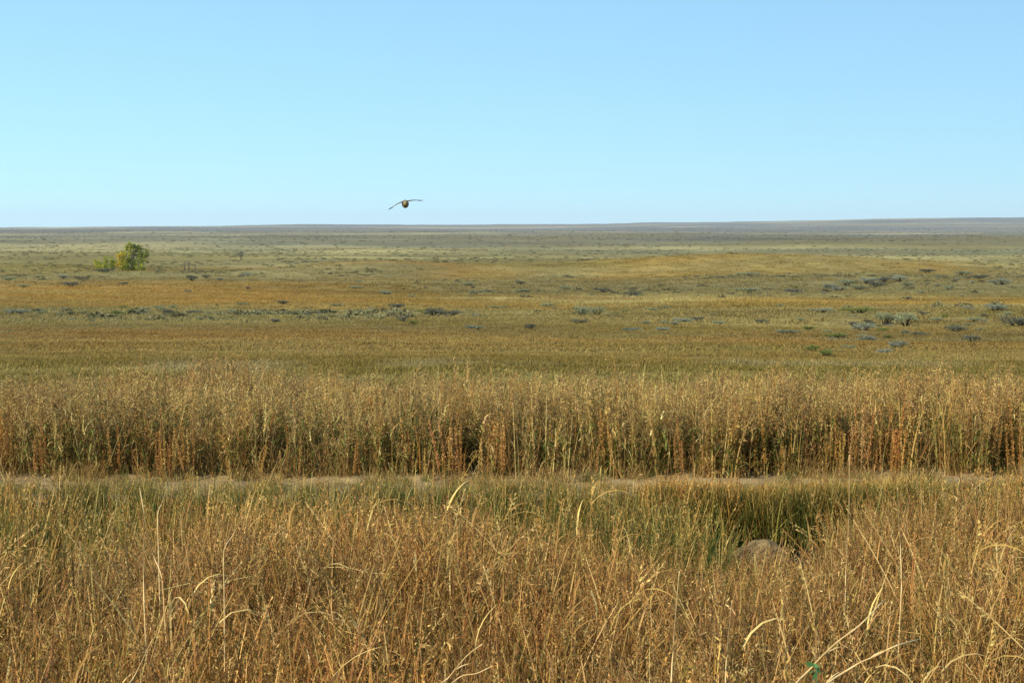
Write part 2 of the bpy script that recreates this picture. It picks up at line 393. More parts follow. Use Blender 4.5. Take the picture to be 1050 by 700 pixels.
def sage_mb(seed, n=900, up=True):
    """sagebrush: a low uneven dome of several sprigged lobes"""
    m = MB(); lobes = [(U(-.55, .55), U(-.5, .5), U(.45, .95), U(.25, .42)) for _ in range(9)]
    for (lx, ly, lh, lr) in lobes:
        for k in range(2):
            pts = [np.array([lx * .1, ly * .1, -.05]), np.array([lx * .6 + U(-.05, .05), ly * .6, lh * .35]), np.array([lx, ly, lh * .75])]
            m.tube(pts, [.03, .02, .01], srgb(96, 84, 72), 4)
    for i in range(n):
        lx, ly, lh, lr = lobes[int(RG.integers(len(lobes)))]
        v = rv(); v[2] = abs(v[2]) * .9 - .15; rr = lr * U(.55, 1.08)
        p = np.array([lx + v[0] * rr, ly + v[1] * rr, max(.02, lh * .62 + v[2] * rr * 1.05)])
        g = U(.65, 1.35); m.leaf(p, v + np.array([0, 0, .8]) + rv() * .5, rv(), U(.07, .15), U(.04, .075), np.array([g, g, g * U(.9, 1.08)]))
    return m

# ------------------------------------------------------------------ scatter by geometry nodes
def scatter(name, variants, P, rot, scl, idx, tint, label, cat):
    coll = bpy.data.collections.new(name + '_kinds')
    for k, me in enumerate(variants):
        o = bpy.data.objects.new(name + '_tuft', me); coll.objects.link(o)
    names = sorted(o.name for o in coll.objects)
    me = bpy.data.meshes.new(name); n = len(P)
    me.vertices.add(n); me.vertices.foreach_set('co', np.asarray(P, np.float32).ravel())
    a = me.attributes.new('rot', 'FLOAT_VECTOR', 'POINT'); a.data.foreach_set('vector', np.asarray(rot, np.float32).ravel())
    a = me.attributes.new('scl', 'FLOAT_VECTOR', 'POINT'); a.data.foreach_set('vector', np.asarray(scl, np.float32).ravel())
    a = me.attributes.new('idx', 'INT', 'POINT'); a.data.foreach_set('value', np.asarray(idx, np.int32))
    a = me.attributes.new('tint', 'FLOAT_COLOR', 'POINT'); c = np.ones((n, 4), np.float32); c[:, :3] = tint; a.data.foreach_set('color', c.ravel())
    o = link(name, me); tag(o, label, cat, kind='stuff')
    ng = bpy.data.node_groups.new(name, 'GeometryNodeTree')
    ng.interface.new_socket('Geometry', in_out='INPUT', socket_type='NodeSocketGeometry'); ng.interface.new_socket('Geometry', in_out='OUTPUT', socket_type='NodeSocketGeometry')
    ns, lk = ng.nodes, ng.links
    gi = ns.new('NodeGroupInput'); go = ns.new('NodeGroupOutput'); ip = ns.new('GeometryNodeInstanceOnPoints'); ci = ns.new('GeometryNodeCollectionInfo')
    ci.inputs['Collection'].default_value = coll; ci.inputs['Separate Children'].default_value = True; ci.inputs['Reset Children'].default_value = True
    def na(nm, t):
        q = ns.new('GeometryNodeInputNamedAttribute'); q.data_type = t; q.inputs['Name'].default_value = nm
        return next(s for s in q.outputs if s.enabled and s.name == 'Attribute')
    lk.new(gi.outputs[0], ip.inputs['Points']); lk.new(ci.outputs[0], ip.inputs['Instance']); ip.inputs['Pick Instance'].default_value = True
    lk.new(na('idx', 'INT'), ip.inputs['Instance Index'])
    er = ns.new('FunctionNodeEulerToRotation'); lk.new(na('rot', 'FLOAT_VECTOR'), er.inputs[0]); lk.new(er.outputs[0], ip.inputs['Rotation'])
    lk.new(na('scl', 'FLOAT_VECTOR'), ip.inputs['Scale']); lk.new(ip.outputs[0], go.inputs[0])
    md = o.modifiers.new('scatter', 'NODES'); md.node_group = ng
    return o
def rots(n, tilt=.08):
    return np.stack([RG.normal(size=n) * tilt, RG.normal(size=n) * tilt, RG.uniform(0, 6.283, n)], -1)

# ================================================================== GROUND
def build_ground():
    A = np.concatenate([np.linspace(-180, -40, 60, endpoint=False), np.linspace(-40, 40, 620), np.linspace(40, 180, 61)[1:]]) * math.pi / 180
    D = np.concatenate([[0.05, .8], np.exp(np.linspace(math.log(1.6), math.log(11500), 640))])
    AA, DD = np.meshgrid(A, D); X = np.sin(AA) * DD; Y = np.cos(AA) * DD
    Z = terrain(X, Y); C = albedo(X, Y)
    me = grid_mesh('ground', X[:, ::-1], Y[:, ::-1], Z[:, ::-1], C[:, ::-1], ground_material())
    o = link('ground', me); tag(o, 'rolling tawny and olive prairie reaching the horizon', 'ground', kind='structure')
build_ground()

def build_track():
    xs = np.linspace(-22, 22, 500); t = np.linspace(0, 1, 26); X, T = np.meshgrid(xs, t)
    w0 = 11.15 + .12 * vnoise(X * .8, 0 * X, 91) * 2; w1 = 12.35 + .12 * vnoise(X * .9, 0 * X + 3, 92) * 2
    Y = w0 + (w1 - w0) * T; Z = terrain(X, Y) + .05
    for rc in (.27, .72): Z = Z - .03 * np.exp(-((T - rc) / .08) ** 2)
    Z = np.where((T == 0) | (T == 1), terrain(X, Y) - .04, Z)
    c1, c2 = srgb(110, 92, 62), srgb(148, 126, 88)
    o = link('track', grid_mesh('track', X, Y, Z, None, noisy_mat('track_dirt', c1, c2, 3, .95, .8, srgb(96, 80, 60))))
    tag(o, 'pale dirt track crossing between the tall weeds and the verge', 'track', kind='structure')
build_track()

# ================================================================== GRASS
V_STRAW = [tuft_straw().mesh('straw_tuft', M_GRASS) for _ in range(12)]
V_COARSE = [tuft_coarse().mesh('coarse_tuft', M_GRASS) for _ in range(14)]
V_GREEN = [tuft_green().mesh('green_tuft', M_GRASS) for _ in range(6)]
V_WEED = [tuft_weed().mesh('weed_tuft', M_GRASS) for _ in range(10)]
V_DOCK = [tuft_dock().mesh('dock_tuft', M_GRASS) for _ in range(4)]
V_MEAD = [tuft_meadow().mesh('meadow_tuft', M_GRASS) for _ in range(6)]
CPX = [-400, 0, 60, 130, 170, 330, 430, 470, 540, 620, 680, 730, 860, 885, 930, 1050, 1500]
CRW = [530, 562, 568, 556, 518, 512, 494, 508, 540, 552, 564, 578, 576, 520, 486, 492, 520]
def px_of(x, y): return 525 + FPX * x / np.maximum(y, .5)

def foreground():
    n = 4300
    y = 2.2 + (10.0 - 2.2) * RG.uniform(0, 1, n) ** .8
    x = RG.uniform(-1, 1, n) * (.36 * y + 2.6)
    z = terrain(x, y); px = px_of(x, y)
    rowlim = np.interp(px, CPX, CRW); loose = RG.uniform(0, 1, n) < np.where((px > 725) & (px < 880), .22, .10); rowlim = np.where(loose & (y < 9.5), rowlim - 38, rowlim); rowlim = np.where((px > 740) & (px < 800) & (y > 8.8) & (y < 9.85), 556 + RG.uniform(-8, 12, n), rowlim)
    lim = CAM_H - slope(rowlim + 14 * fbm(x * 2, y * 2, 5, 2)) * y - z
    h = np.minimum(.70 + .26 * fbm(x / .9, y / .9, 8, 3), lim)
    keep = (h > .2)
    # the low dense part of a tall stand further off
    x, y, z, h = x[keep], y[keep], z[keep], h[keep]; n = len(x)
    s = h / .66 * RG.uniform(.8, 1.12, n)
    w = np.maximum(s, .75) * RG.uniform(.85, 1.15, n)
    idx = RG.integers(0, len(V_STRAW), n)
    t = .90 * (1 + .48 * fbm(x / .5, y / .5, 12, 3)) * RG.uniform(.8, 1.2, n); hue = fbm(x / .9, y / .9, 13, 2) + RG.normal(size=n) * .3
    tint = np.stack([t * (1.0 + .05 * hue), t * (.87 - .06 * hue), t * (.63 - .12 * hue)], -1)
    scatter('dry_grass', V_STRAW, np.stack([x, y, z], -1), rots(n, .1), np.stack([w, w, s], -1), idx, tint,
            'tall straw coloured seeding grass filling the foreground', 'grass')
    n = 850
    y = RG.uniform(2.7, 8.6, n); x = RG.uniform(-1, 1, n) * (.36 * y + 2.0); z = terrain(x, y); px = px_of(x, y)
    lim = CAM_H - slope(np.interp(px, CPX, CRW) - 12 + 12 * RG.normal(size=n)) * y - z; h = np.minimum(RG.uniform(.6, 1.0, n), lim)
    k = (h > .3) & (fbm(x / .8, y / .8, 140, 2) > RG.uniform(-.7, .4, n)) & ~((px > 715) & (px < 880) & (y > 6.5)); x, y, z, h = x[k], y[k], z[k], h[k]; n = len(x); s = h / .72; t = RG.uniform(.8, 1.2, n)
    scatter('coarse_grass', V_COARSE, np.stack([x, y, z], -1), np.stack([RG.normal(size=n) * .12, RG.normal(size=n) * .12, RG.normal(size=n) * .9], -1), np.stack([s, s, s], -1), RG.integers(0, len(V_COARSE), n), np.stack([t * .95, t * .87, t * .62], -1),
            'thick pale leaning grass stalks among the foreground grass', 'grass')
    # green grass, in the ditch and underneath
    n = 4200
    y = RG.uniform(4, 11.75, n); x = RG.uniform(-1, 1, n) * (.36 * y + 2.6); y[:750] = RG.uniform(10.78, 11.4, 750); x[:750] = RG.uniform(1.1, 3.2, 750); z = terrain(x, y); px = px_of(x, y)
    lim = CAM_H - slope(np.where((px > 735) & (px < 868) & (y < 10.66), 582, 485 + 9 * fbm(x, y, 51, 2) + 4 + 6 * sst(520, 600, px) * (1 - sst(1000, 1060, px)))) * y - z
    h = np.minimum(.5 + .12 * fbm(x, y, 44, 2), lim)
    hollow = (np.abs(x - 1.98) < .56) & (np.abs(y - 10.3) < .5) & (RG.uniform(0, 1, n) < .93)
    keep = (h > .05) & ((y > 7.4) | (RG.uniform(0, 1, n) < .3)) & ~hollow
    x, y, z, h = x[keep], y[keep], z[keep], h[keep]; n = len(x)
    s = h / .42 * np.where((y > 10.6) & (x > .9) & (x < 3.3), RG.uniform(.45, 1.25, n), RG.uniform(.75, 1.12, n)); w = np.maximum(s, .7)
    t = .76 * (1 + .25 * fbm(x / .7, y / .7, 15, 2)); dry = np.clip(.45 + fbm(x / 1.3, y / 1.3, 16, 2) - .5 * gauss(x, y, 1.9, 9.4, 1.6, 1.5), 0, 1)
    tint = np.stack([t * (1.06 + .5 * dry), t * (1.02 + .27 * dry), t * (.6 + .2 * dry)], -1)
    scatter('green_grass', V_GREEN, np.stack([x, y, z], -1), rots(n, .08), np.stack([w, w, s], -1), RG.integers(0, len(V_GREEN), n), tint,
            'shorter green grass in the dip before the track', 'grass')
foreground()

def weed_stand():
    n = 1850
    y = 12.12 + 4.9 * RG.uniform(0, 1, n) ** 1.35; x = RG.uniform(-1, 1, n) * (.36 * y + 3.5)
    y = y + .35 * fbm(x, x * 0, 3, 3) + .12
    z = terrain(x, y); px = px_of(x, y)
    top = np.interp(px, [-300, 0, 100, 190, 225, 260, 330, 500, 700, 900, 1050, 1300], [392, 394, 388, 374, 364, 374, 388, 386, 388, 383, 384, 388]) + 14 * fbm(x / .6, y / .6, 23, 3) + 5 * RG.normal(size=n)
    h = np.clip(.80 + .12 * fbm(x / .7, y / .7, 19, 2), 0, CAM_H - slope(top) * y - z)
    k = h > .12; x, y, z, h = x[k], y[k], z[k], h[k]; n = len(x)
    s = h / .78 * np.where(RG.uniform(0, 1, n) < .3, RG.uniform(.45, .8, n), RG.uniform(.8, 1.12, n)); w = np.maximum(s, .7) * RG.uniform(.8, 1.1, n)
    t = 1 + .2 * fbm(x / .6, y / .6, 25, 2); hue = fbm(x / .9, y / .9, 26, 2)
    t = t * 1.25; tint = np.stack([t * (.98 + .06 * hue), t * (.98 - .04 * hue), t * (.74 - .1 * hue)], -1)
    dock = (RG.uniform(0, 1, n) < .10) & (y < 13.3); dz = dock
    idx = RG.integers(0, len(V_WEED), n)
    k = ~dock
    scatter('tall_weeds', V_WEED, np.stack([x, y, z], -1)[k], rots(n, .05)[k], np.stack([w, w, s], -1)[k], idx[k], tint[k],
            'waist high stand of dry brown weeds beyond the track', 'weeds')
    n = 290
    x = RG.uniform(-1, 1, n) * 8.5; x = x + .9 * fbm(x * 1.2, x * 0 + 3, 60, 3); y = 12.0 + RG.uniform(0, .7, n) ** 1.5; z = terrain(x, y); s = RG.uniform(.55, 1.1, n)
    t = RG.uniform(.8, 1.1, n)
    scatter('rusty_spikes', V_DOCK, np.stack([x, y, z], -1), rots(n, .05), np.stack([s * .75, s * .75, s], -1), RG.integers(0, len(V_DOCK), n), np.stack([t, t * RG.uniform(.9, 1.15, n), t * RG.uniform(.9, 1.4, n)], -1),
            'rusty orange seed spikes along the front of the weeds', 'weeds')
    # short straggling growth at the foot of the stand and on the track
    n = 1050
    y = 11.15 + RG.uniform(0, 1.15, n) ** .7; x = RG.uniform(-1, 1, n) * 8; z = terrain(x, y) + .03; s = RG.uniform(.1, .32, n) * (.7 + .6 * RG.uniform(0, 1, n)); t = RG.uniform(.8, 1.2, n)
    k = fbm(x / .7, y / .5, 131, 2) > -.15; x, y, z, s, t = x[k], y[k], z[k], s[k], t[k]; n = len(x)
    scatter('short_grass', V_STRAW[:5] + V_GREEN[:3], np.stack([x, y, z], -1), rots(n, .15), np.stack([s * 1.6, s * 1.6, s], -1), RG.integers(0, 8, n), np.stack([t, t * .97, t * .8], -1),
            'short straggling grass growing on the dirt track', 'grass')
    # straw grass mixed through the front of the stand
    n = 1700
    y = 12.05 + RG.uniform(0, 4.6, n); x = RG.uniform(-1, 1, n) * (.36 * y + 3.5); z = terrain(x, y); px = px_of(x, y)
    top = np.interp(px, [-300, 0, 190, 225, 260, 330, 1300], [392, 392, 370, 358, 370, 386, 384])
    h = np.clip(RG.uniform(.3, .85, n), .1, np.maximum(CAM_H - slope(top) * y - z, .12)); s = h / .66; w = np.maximum(s, .7)
    t = RG.uniform(.85, 1.15, n)
    scatter('straw_grass', V_STRAW, np.stack([x, y, z], -1), rots(n, .08), np.stack([w, w, s], -1), RG.integers(0, len(V_STRAW), n), np.stack([t, t * .96, t * .76], -1) * 1.05,
            'straw coloured grass growing through the tall weeds', 'grass')
weed_stand()
def stand_green():
    n = 900; y = 12.2 + RG.uniform(0, 2.5, n); x = RG.uniform(-1, 1, n) * 8.5; z = terrain(x, y); k = fbm(x / .9, y / .9, 160, 2) > -.1
    x, y, z = x[k], y[k], z[k]; n = len(x); s = RG.uniform(.9, 1.6, n); t = RG.uniform(.9, 1.4, n)
    scatter('green_undergrowth', V_GREEN, np.stack([x, y, z], -1), rots(n, .08), np.stack([s * .8, s * .8, s], -1), RG.integers(0, len(V_GREEN), n), np.stack([t, t * 1.05, t * .7], -1),
            'green grass showing in the gaps between the tall weeds', 'grass')
stand_green()

def meadow():
    P = []; S = []; T = []
    for d0, d1, n, hs, ws in ((17, 40, 13000, .42, .7), (40, 90, 15000, .5, 1.5), (90, 200, 14000, .9, 2.8), (200, 420, 9000, 1.3, 4.5)):
        d = np.sqrt(RG.uniform(d0 * d0, d1 * d1, n)); x = RG.uniform(-1, 1, n) * (.37 * d + 4); y = d
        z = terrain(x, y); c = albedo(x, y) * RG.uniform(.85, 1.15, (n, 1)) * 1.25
        h = hs * (1 + .35 * fbm(x / (d * .06), y / (d * .06), 71, 2)) * RG.uniform(.6, 1.2, n); w = ws * RG.uniform(.7, 1.3, n)
        P.append(np.stack([x, y, z], -1)); S.append(np.stack([w, w, h], -1)); T.append(c)
    P = np.concatenate(P); S = np.concatenate(S); T = np.concatenate(T); n = len(P)
    scatter('meadow_grass', V_MEAD, P, rots(n, .05), S, RG.integers(0, len(V_MEAD), n), T, 'short olive and gold prairie grass across the middle ground', 'grass')
meadow()

# ================================================================== SAGEBRUSH
SAGE_ME = [sage_mb(k).mesh('sagebrush', M_SAGE) for k in range(6)]
SG = {'g': srgb(124, 128, 94), 'd': srgb(90, 90, 72), 'b': srgb(118, 122, 102), 'n': srgb(98, 106, 48)}
def shrub(px, row, wpx, hpx, tone, label, group=None, cat='shrub'):
    x, y, z = ground_at(px, row)
    sc = math.hypot(x, y) / FPX; w = wpx * sc / 1.6; h = hpx * sc / .85
    o = bpy.data.objects.new('sagebrush', pick(SAGE_ME)); COL.objects.link(o)
    o.location = (x, y, z - .02); o.scale = (w, max(w * .8, .3), h); o.rotation_euler = (0, 0, U(-.5, .5) + (math.pi if U(0, 1) < .5 else 0))
    o.color = (*(SG[tone] * U(.88, 1.12)), 1); tag(o, label, cat, group)
NAMED = [
 (445, 324, 26, 8, 'd', 'darkest wide sagebrush clump left of centre on the plain'), (463, 325, 24, 7, 'd', 'dark sagebrush touching the right side of the darkest wide clump'),
 (407, 316, 18, 5, 'd', 'dark low sagebrush up and left of the darkest wide clump'), (413, 330, 11, 6, 'd', 'small round dark sagebrush below left of the darkest wide clump'),
 (424, 333, 10, 5, 'n', 'small green bush right beside the small round dark sagebrush'), (533, 292, 13, 4, 'd', 'small dark sagebrush on the upper plain just right of centre'),
 (597, 323, 20, 9, 'g', 'left half of the tall grey-green sagebrush pair right of centre'), (612, 323, 16, 9, 'g', 'right half of the tall grey-green sagebrush pair right of centre'),
 (594, 332, 18, 5, 'd', 'low dark sagebrush directly below the tall grey-green pair'), (544, 338, 15, 6, 'd', 'dark low sagebrush nearest the middle of the brown meadow edge'),
 (486, 338, 22, 5, 'b', 'faint bluish sagebrush left of the dark one at the meadow edge'), (668, 319, 15, 4, 'g', 'small sagebrush alone right of the tall grey-green pair'),
 (650, 340, 24, 5, 'b', 'long bluish sagebrush at the meadow edge right of the tall pair'), (680, 340, 18, 5, 'b', 'bluish sagebrush at the right end of the long bluish one'),
 (907, 333, 26, 12, 'g', 'big grey-green sagebrush on the right slope, left one of the biggest mass'), (929, 335, 26, 13, 'g', 'tallest grey-green sagebrush in the biggest mass on the right slope'),
 (886, 340, 28, 8, 'b', 'wide sagebrush at the left foot of the biggest right mass'), (921, 357, 26, 7, 'b', 'bluish sagebrush low on the right slope below the biggest mass'),
 (906, 363, 16, 6, 'b', 'small bluish sagebrush nearest the weeds on the right slope'), (848, 366, 14, 8, 'n', 'dark green bush at the foot of the right slope'),
 (856, 347, 22, 6, 'n', 'wide green bush above the dark green one on the right slope'), (833, 361, 12, 8, 'n', 'left small green bush at the foot of the right slope'),
 (807, 343, 28, 5, 'b', 'low bluish sagebrush left of the green bushes on the slope'), (780, 332, 16, 5, 'd', 'dark small sagebrush above the low bluish one'),
 (981, 340, 26, 6, 'd', 'long dark sagebrush on the far right slope'), (996, 350, 20, 6, 'd', 'dark sagebrush just below the long dark one on the far right'),
 (1044, 335, 34, 10, 'd', 'large dark sagebrush cut by the right edge of the view'), (1022, 319, 24, 7, 'b', 'bluish sagebrush above the large dark one at the right edge'),
 (947, 323, 13, 4, 'd', 'small dark sagebrush above the biggest right mass'), (1028, 292, 24, 6, 'b', 'rounded sagebrush on the pale upper plain near the right edge'),
 (170, 322, 14, 6, 'd', 'small dark sagebrush below the trees on the left plain'), (118, 323, 18, 5, 'n', 'small yellow-green bush left of the dark one below the trees'),
 (197, 288, 13, 6, 'd', 'dark pointed sagebrush just right of and below the trees'), (211, 285, 11, 3, 'd', 'tiny dark sagebrush right of the dark pointed one'),
 (281, 331, 12, 5, 'd', 'lone dark sagebrush on the brown meadow left of centre'), (72, 294, 24, 5, 'd', 'wide dark sagebrush below left of the trees'),
 (127, 293, 11, 4, 'd', 'small dark sagebrush straight below the trees'), (109, 279, 27, 3.5, 'd', 'low dark strip of brush at the foot of the smaller round tree'),
 (18, 322, 22, 5, 'b', 'bluish sagebrush near the left edge of the view'), (831 + 12, 320, 26, 4, 'b', 'low long sagebrush band, left piece, above the right slope'),
 (880, 321, 34, 6, 'n', 'darker right piece of the long band above the right slope'),
]
for px, row, w, h, t, lab in NAMED: shrub(px, row, w, h, t, lab)
MID = [(534, 300, 14, 4), (580, 297, 15, 4), (487, 324, 9, 3), (561, 315, 18, 4), (480, 293, 12, 4), (396, 302, 15, 4), (484, 301, 8, 4), (423, 305, 12, 3), (993, 318, 11, 4),
 (850, 296, 18, 5), (868, 293, 20, 6), (888, 291, 22, 7), (905, 290, 20, 6), (922, 289, 18, 6), (860, 298, 16, 4), (880, 297, 20, 4), (898, 294, 20, 5), (930, 293, 16, 4), (973, 298, 15, 5), (767, 299, 28, 4),
 (816, 300, 26, 4), (767, 283, 26, 4), (930, 307, 12, 3), (73, 323, 9, 4), (225, 288, 8, 3), (23, 295, 14, 3), (64, 286, 12, 4), (83, 287, 12, 3), (9, 288, 12, 4), (192, 300, 9, 3), (254, 297, 6, 3), (200, 322, 18, 4),
 (163, 316, 16, 3), (266, 322, 18, 3), (289, 312, 16, 4), (248, 313, 14, 3), (254, 283, 14, 3), (620, 300, 16, 4), (650, 303, 18, 4), (700, 331, 20, 5), (715, 329, 16, 4), (735, 332, 20, 4), (330, 327, 12, 4), (345, 314, 14, 3),
 (985, 282, 20, 4), (1005, 286, 20, 4), (950, 280, 18, 4), (960, 330, 14, 5), (1000, 330, 18, 5), (940, 345, 20, 5), (890, 350, 18, 5), (870, 358, 14, 5), (380, 318, 14, 3), (365, 296, 12, 3), (510, 316, 22, 3), (500, 300, 16, 3)]
for px, row, w, h in MID:
    shrub(px, row, w, h, pick(['g', 'b', 'd', 'g']), 'one of the middling grey-green sagebrush clumps dotted across the plain', 'middling sagebrush clumps on the plain')
CLUST = [(885, 292, 50, 4), (915, 335, 40, 8), (905, 340, 40, 8), (650, 300, 60, 6), (990, 288, 40, 5), (600, 322, 30, 4), (450, 322, 30, 4), (70, 290, 60, 4), (60, 320, 70, 4), (180, 320, 80, 4), (850, 342, 60, 7),
         (1000, 337, 40, 8), (330, 325, 60, 4), (480, 296, 60, 5), (780, 298, 60, 5), (700, 331, 50, 5)]
for i in range(200):
    row = float(pick([285, 290, 298, 303, 313, 317, 320, 324, 328, 335, 341, 350, 296, 321, 319])) + U(-4, 4); px = U(0, 1050)
    if i % 5:
        cx_, cy_, sx_, sy_ = CLUST[int(RG.integers(len(CLUST)))]; px = cx_ + RG.normal() * sx_ * .6; row = cy_ + RG.normal() * sy_ * .7
        if not 0 < px < 1050: continue
    elif 333 < row and px < 700 and U(0, 1) < .8: continue
    if 290 < row < 309 and px < 340: continue
    if row > 352: continue
    w = U(4, 11) * (row - 240) / 80
    shrub(px, row, w, w * U(.25, .42), pick(['g', 'b', 'd', 'g', 'n']), 'one of many small sagebrush tufts sprinkled over the plain', 'small sagebrush tufts on the plain')

def cl(x, y):
    t = 0
    for a, b, sx, sy in CLUST:
        gx, gy, gz = ground_at(a, b); w = sx * gy / FPX * 1.1; t = t + .42 * gauss(x, y, gx, gy, w, max(gy * .09, w * .35))
    return t
def far_brush():
    me = []
    for k in range(4):
        m = MB()
        for i in range(70):
            v = rv(); v[2] = abs(v[2]); p = v * np.array([.8, .7, .8]) * U(.6, 1); g = U(.7, 1.3)
            m.leaf(p, v + rv() * .6 + np.array([0, 0, .5]), rv(), U(.25, .5), U(.18, .3), np.array([g, g, g]))
        me.append(m.mesh('brush', M_SAGE_I))
    P = []; S = []; T = []
    for d0, d1, n, s0, s1 in ((60, 330, 17000, .2, .75), (330, 900, 5200, .25, .95), (900, 2500, 5500, .45, 1.6), (2500, 7000, 4500, 1.0, 3)):
        d = np.sqrt(RG.uniform(d0 * d0, d1 * d1, n)); x = RG.uniform(-1, 1, n) * (.38 * d + 5); y = d; z = terrain(x, y)
        dens = wnoise(x, y, 88, 500, 7) if d0 > 100 else fbm(x / 16, y / 22, 89, 5) + .06 + cl(x, y)
        k = dens > (RG.uniform(-.75, .5, n) if d0 > 100 else RG.uniform(0, .55, n))
        if d0 < 100:      # little sage in the golden grass strips
            al = albedo(x, y); gold = al[:, 0] / (al[:, 2] + 1e-4); k &= (gold < RG.uniform(2.6, 4.6, n)) & (y > 75)
        x, y, z, d = x[k], y[k], z[k], d[k]; m = len(x); s = RG.uniform(s0, s1, m) ; c = np.where(RG.uniform(0, 1, (m, 1)) < .6, SG['g'], SG['d']) * (.35 if d0 > 100 else .38) + albedo(x, y) * (.6 if d0 > 100 else .45)
        P.append(np.stack([x, y, z], -1)); S.append(np.stack([s * RG.uniform(1, 2, m), s, s * RG.uniform(.4, .7, m)], -1)); T.append(c * RG.uniform(.7, 1.1, (m, 1)))
    P = np.concatenate(P); S = np.concatenate(S); T = np.concatenate(T); n = len(P)
    scatter('distant_brush', me, P, rots(n, .03), S, RG.integers(0, 4, n), T, 'countless specks of sagebrush on the far plain', 'brush')
far_brush()

# ================================================================== TREES
M_BARK = noisy_mat('bark', srgb(70, 60, 50), srgb(110, 98, 84), 6)
def tree(name, px, row, top_row, wpx, cols, label, lobes, cat='tree', nl=7500, trunk=True, leaf=.24, dist=None):
    x, y, z = ground_at(px, row) if dist is None else (x_at(px, dist), dist, float(terrain(x_at(px, dist), dist)))
    sc = math.hypot(x, y) / FPX; H = (row - top_row) * sc; W = wpx * sc
    root = bpy.data.objects.new(name, None); COL.objects.link(root); root.location = (x, y, z); tag(root, label, cat)
    t = MB()
    tp = [np.array([0, 0, -.2]), np.array([.05 * W, 0, H * .2]), np.array([0, .02 * W, H * .5]), np.array([.03 * W, 0, H * .85])]
    t.tube(tp, [H * .035, H * .028, H * .018, H * .006], np.ones(3), 8)
    m = MB()
    for (lx, lz, lr, ci) in lobes:
        ly = U(-.25, .25) * W; c = np.array([lx * W, ly, lz * H]); r = lr * W
        t.tube([np.array([0, 0, min(lz * .45, .5) * H]), c * np.array([.5, .5, .8]), c], [H * .014, H * .009, H * .004], np.ones(3), 5)
        # each lobe is a cloud of small clumps with gaps between
        clumps = [c + rv() * r * U(.35, 1.0) * np.array([1, 1, .9]) for _ in range(16)]
        for i in range(int(nl / len(lobes))):
            q = clumps[int(RG.integers(16))] + RG.normal(size=3) * r * .13
            if q[2] < .04 * H: q[2] = U(.02, .12) * H
            col = cols[ci] if U(0, 1) < .8 else pick(cols)
            m.leaf(q, rv() + np.array([0, 0, -.3]), rv(), leaf * U(.7, 1.4), leaf * U(.6, 1), cjit(col, .3))
    link('trunk', t.mesh('trunk', M_BARK, True), root); link('crown', m.mesh('crown', M_LEAF), root)
    return root
TG = [srgb(144, 148, 40), srgb(176, 168, 48), srgb(190, 162, 44), srgb(112, 122, 44)]
tree('cottonwood', 138, 278.5, 247, 34, TG, 'tallest tree, green, its left side painted sunlit yellow, on the left plain',
     [(-.12, .82, .17, 0), (.0, .62, .2, 0), (.22, .6, .2, 3), (.34, .48, .16, 3), (.15, .33, .2, 3), (-.2, .55, .18, 1), (-.1, .3, .2, 0), (.1, .78, .15, 3), (0, .16, .2, 1), (.25, .16, .18, 0), (-.25, .2, .18, 1)], dist=345)  # sunlit left and shaded right painted into the lobes' leaf colours
tree('cottonwood', 127, 278.5, 257, 15, [TG[2], TG[2], TG[1], TG[0]], 'golden yellow tree between the tall green tree and the round green one',
     [(-.1, .72, .3, 0), (.15, .5, .3, 2), (-.1, .35, .3, 1), (.2, .25, .28, 3)], nl=2200, dist=342)
tree('round_tree', 111, 278.5, 262.5, 27, [TG[0], TG[1], TG[0], TG[3]], 'low round bright green tree at the left of the three trees',
     [(-.25, .5, .22, 1), (0, .65, .24, 0), (.25, .5, .22, 0), (-.1, .3, .25, 0), (.2, .25, .22, 3)], nl=2600, dist=343)
tree('bare_bush', 248, 271, 258, 14, [srgb(120, 118, 96), srgb(110, 108, 90)], 'thin greyish bush standing alone on the plain right of the trees',
     [(-.2, .6, .25, 0), (.2, .55, .25, 1), (0, .4, .2, 0)], cat='bush', nl=300, leaf=.35, dist=520)

# ================================================================== FENCE PIECES
M_WOOD = noisy_mat('weathered_wood', srgb(70, 62, 54), srgb(104, 94, 82), 12)
def box_mb(m, x0, x1, y0, y1, z0, z1, tw=0.0):
    b = len(m.v)
    for zz in (z0, z1):
        s = tw if zz == z1 else 0
        for xx, yy in ((x0, y0), (x1, y0), (x1, y1), (x0, y1)): m.v.append(np.array([xx + s, yy, zz])); m.c.append(np.ones(3))
    for f in ((0, 3, 2, 1), (4, 5, 6, 7), (0, 1, 5, 4), (1, 2, 6, 5), (2, 3, 7, 6), (3, 0, 4, 7)): m.f.append(tuple(b + i for i in f))
def post_mesh(h, r=.11):
    m = MB(); m.tube([np.array([0, 0, -.3]), np.array([0, 0, h * .5]), np.array([.02, 0, h - .03]), np.array([.02, 0, h])], [r, r * .97, r * .92, r * .7], np.ones(3), 9)
    return m.mesh('post', M_WOOD, True)
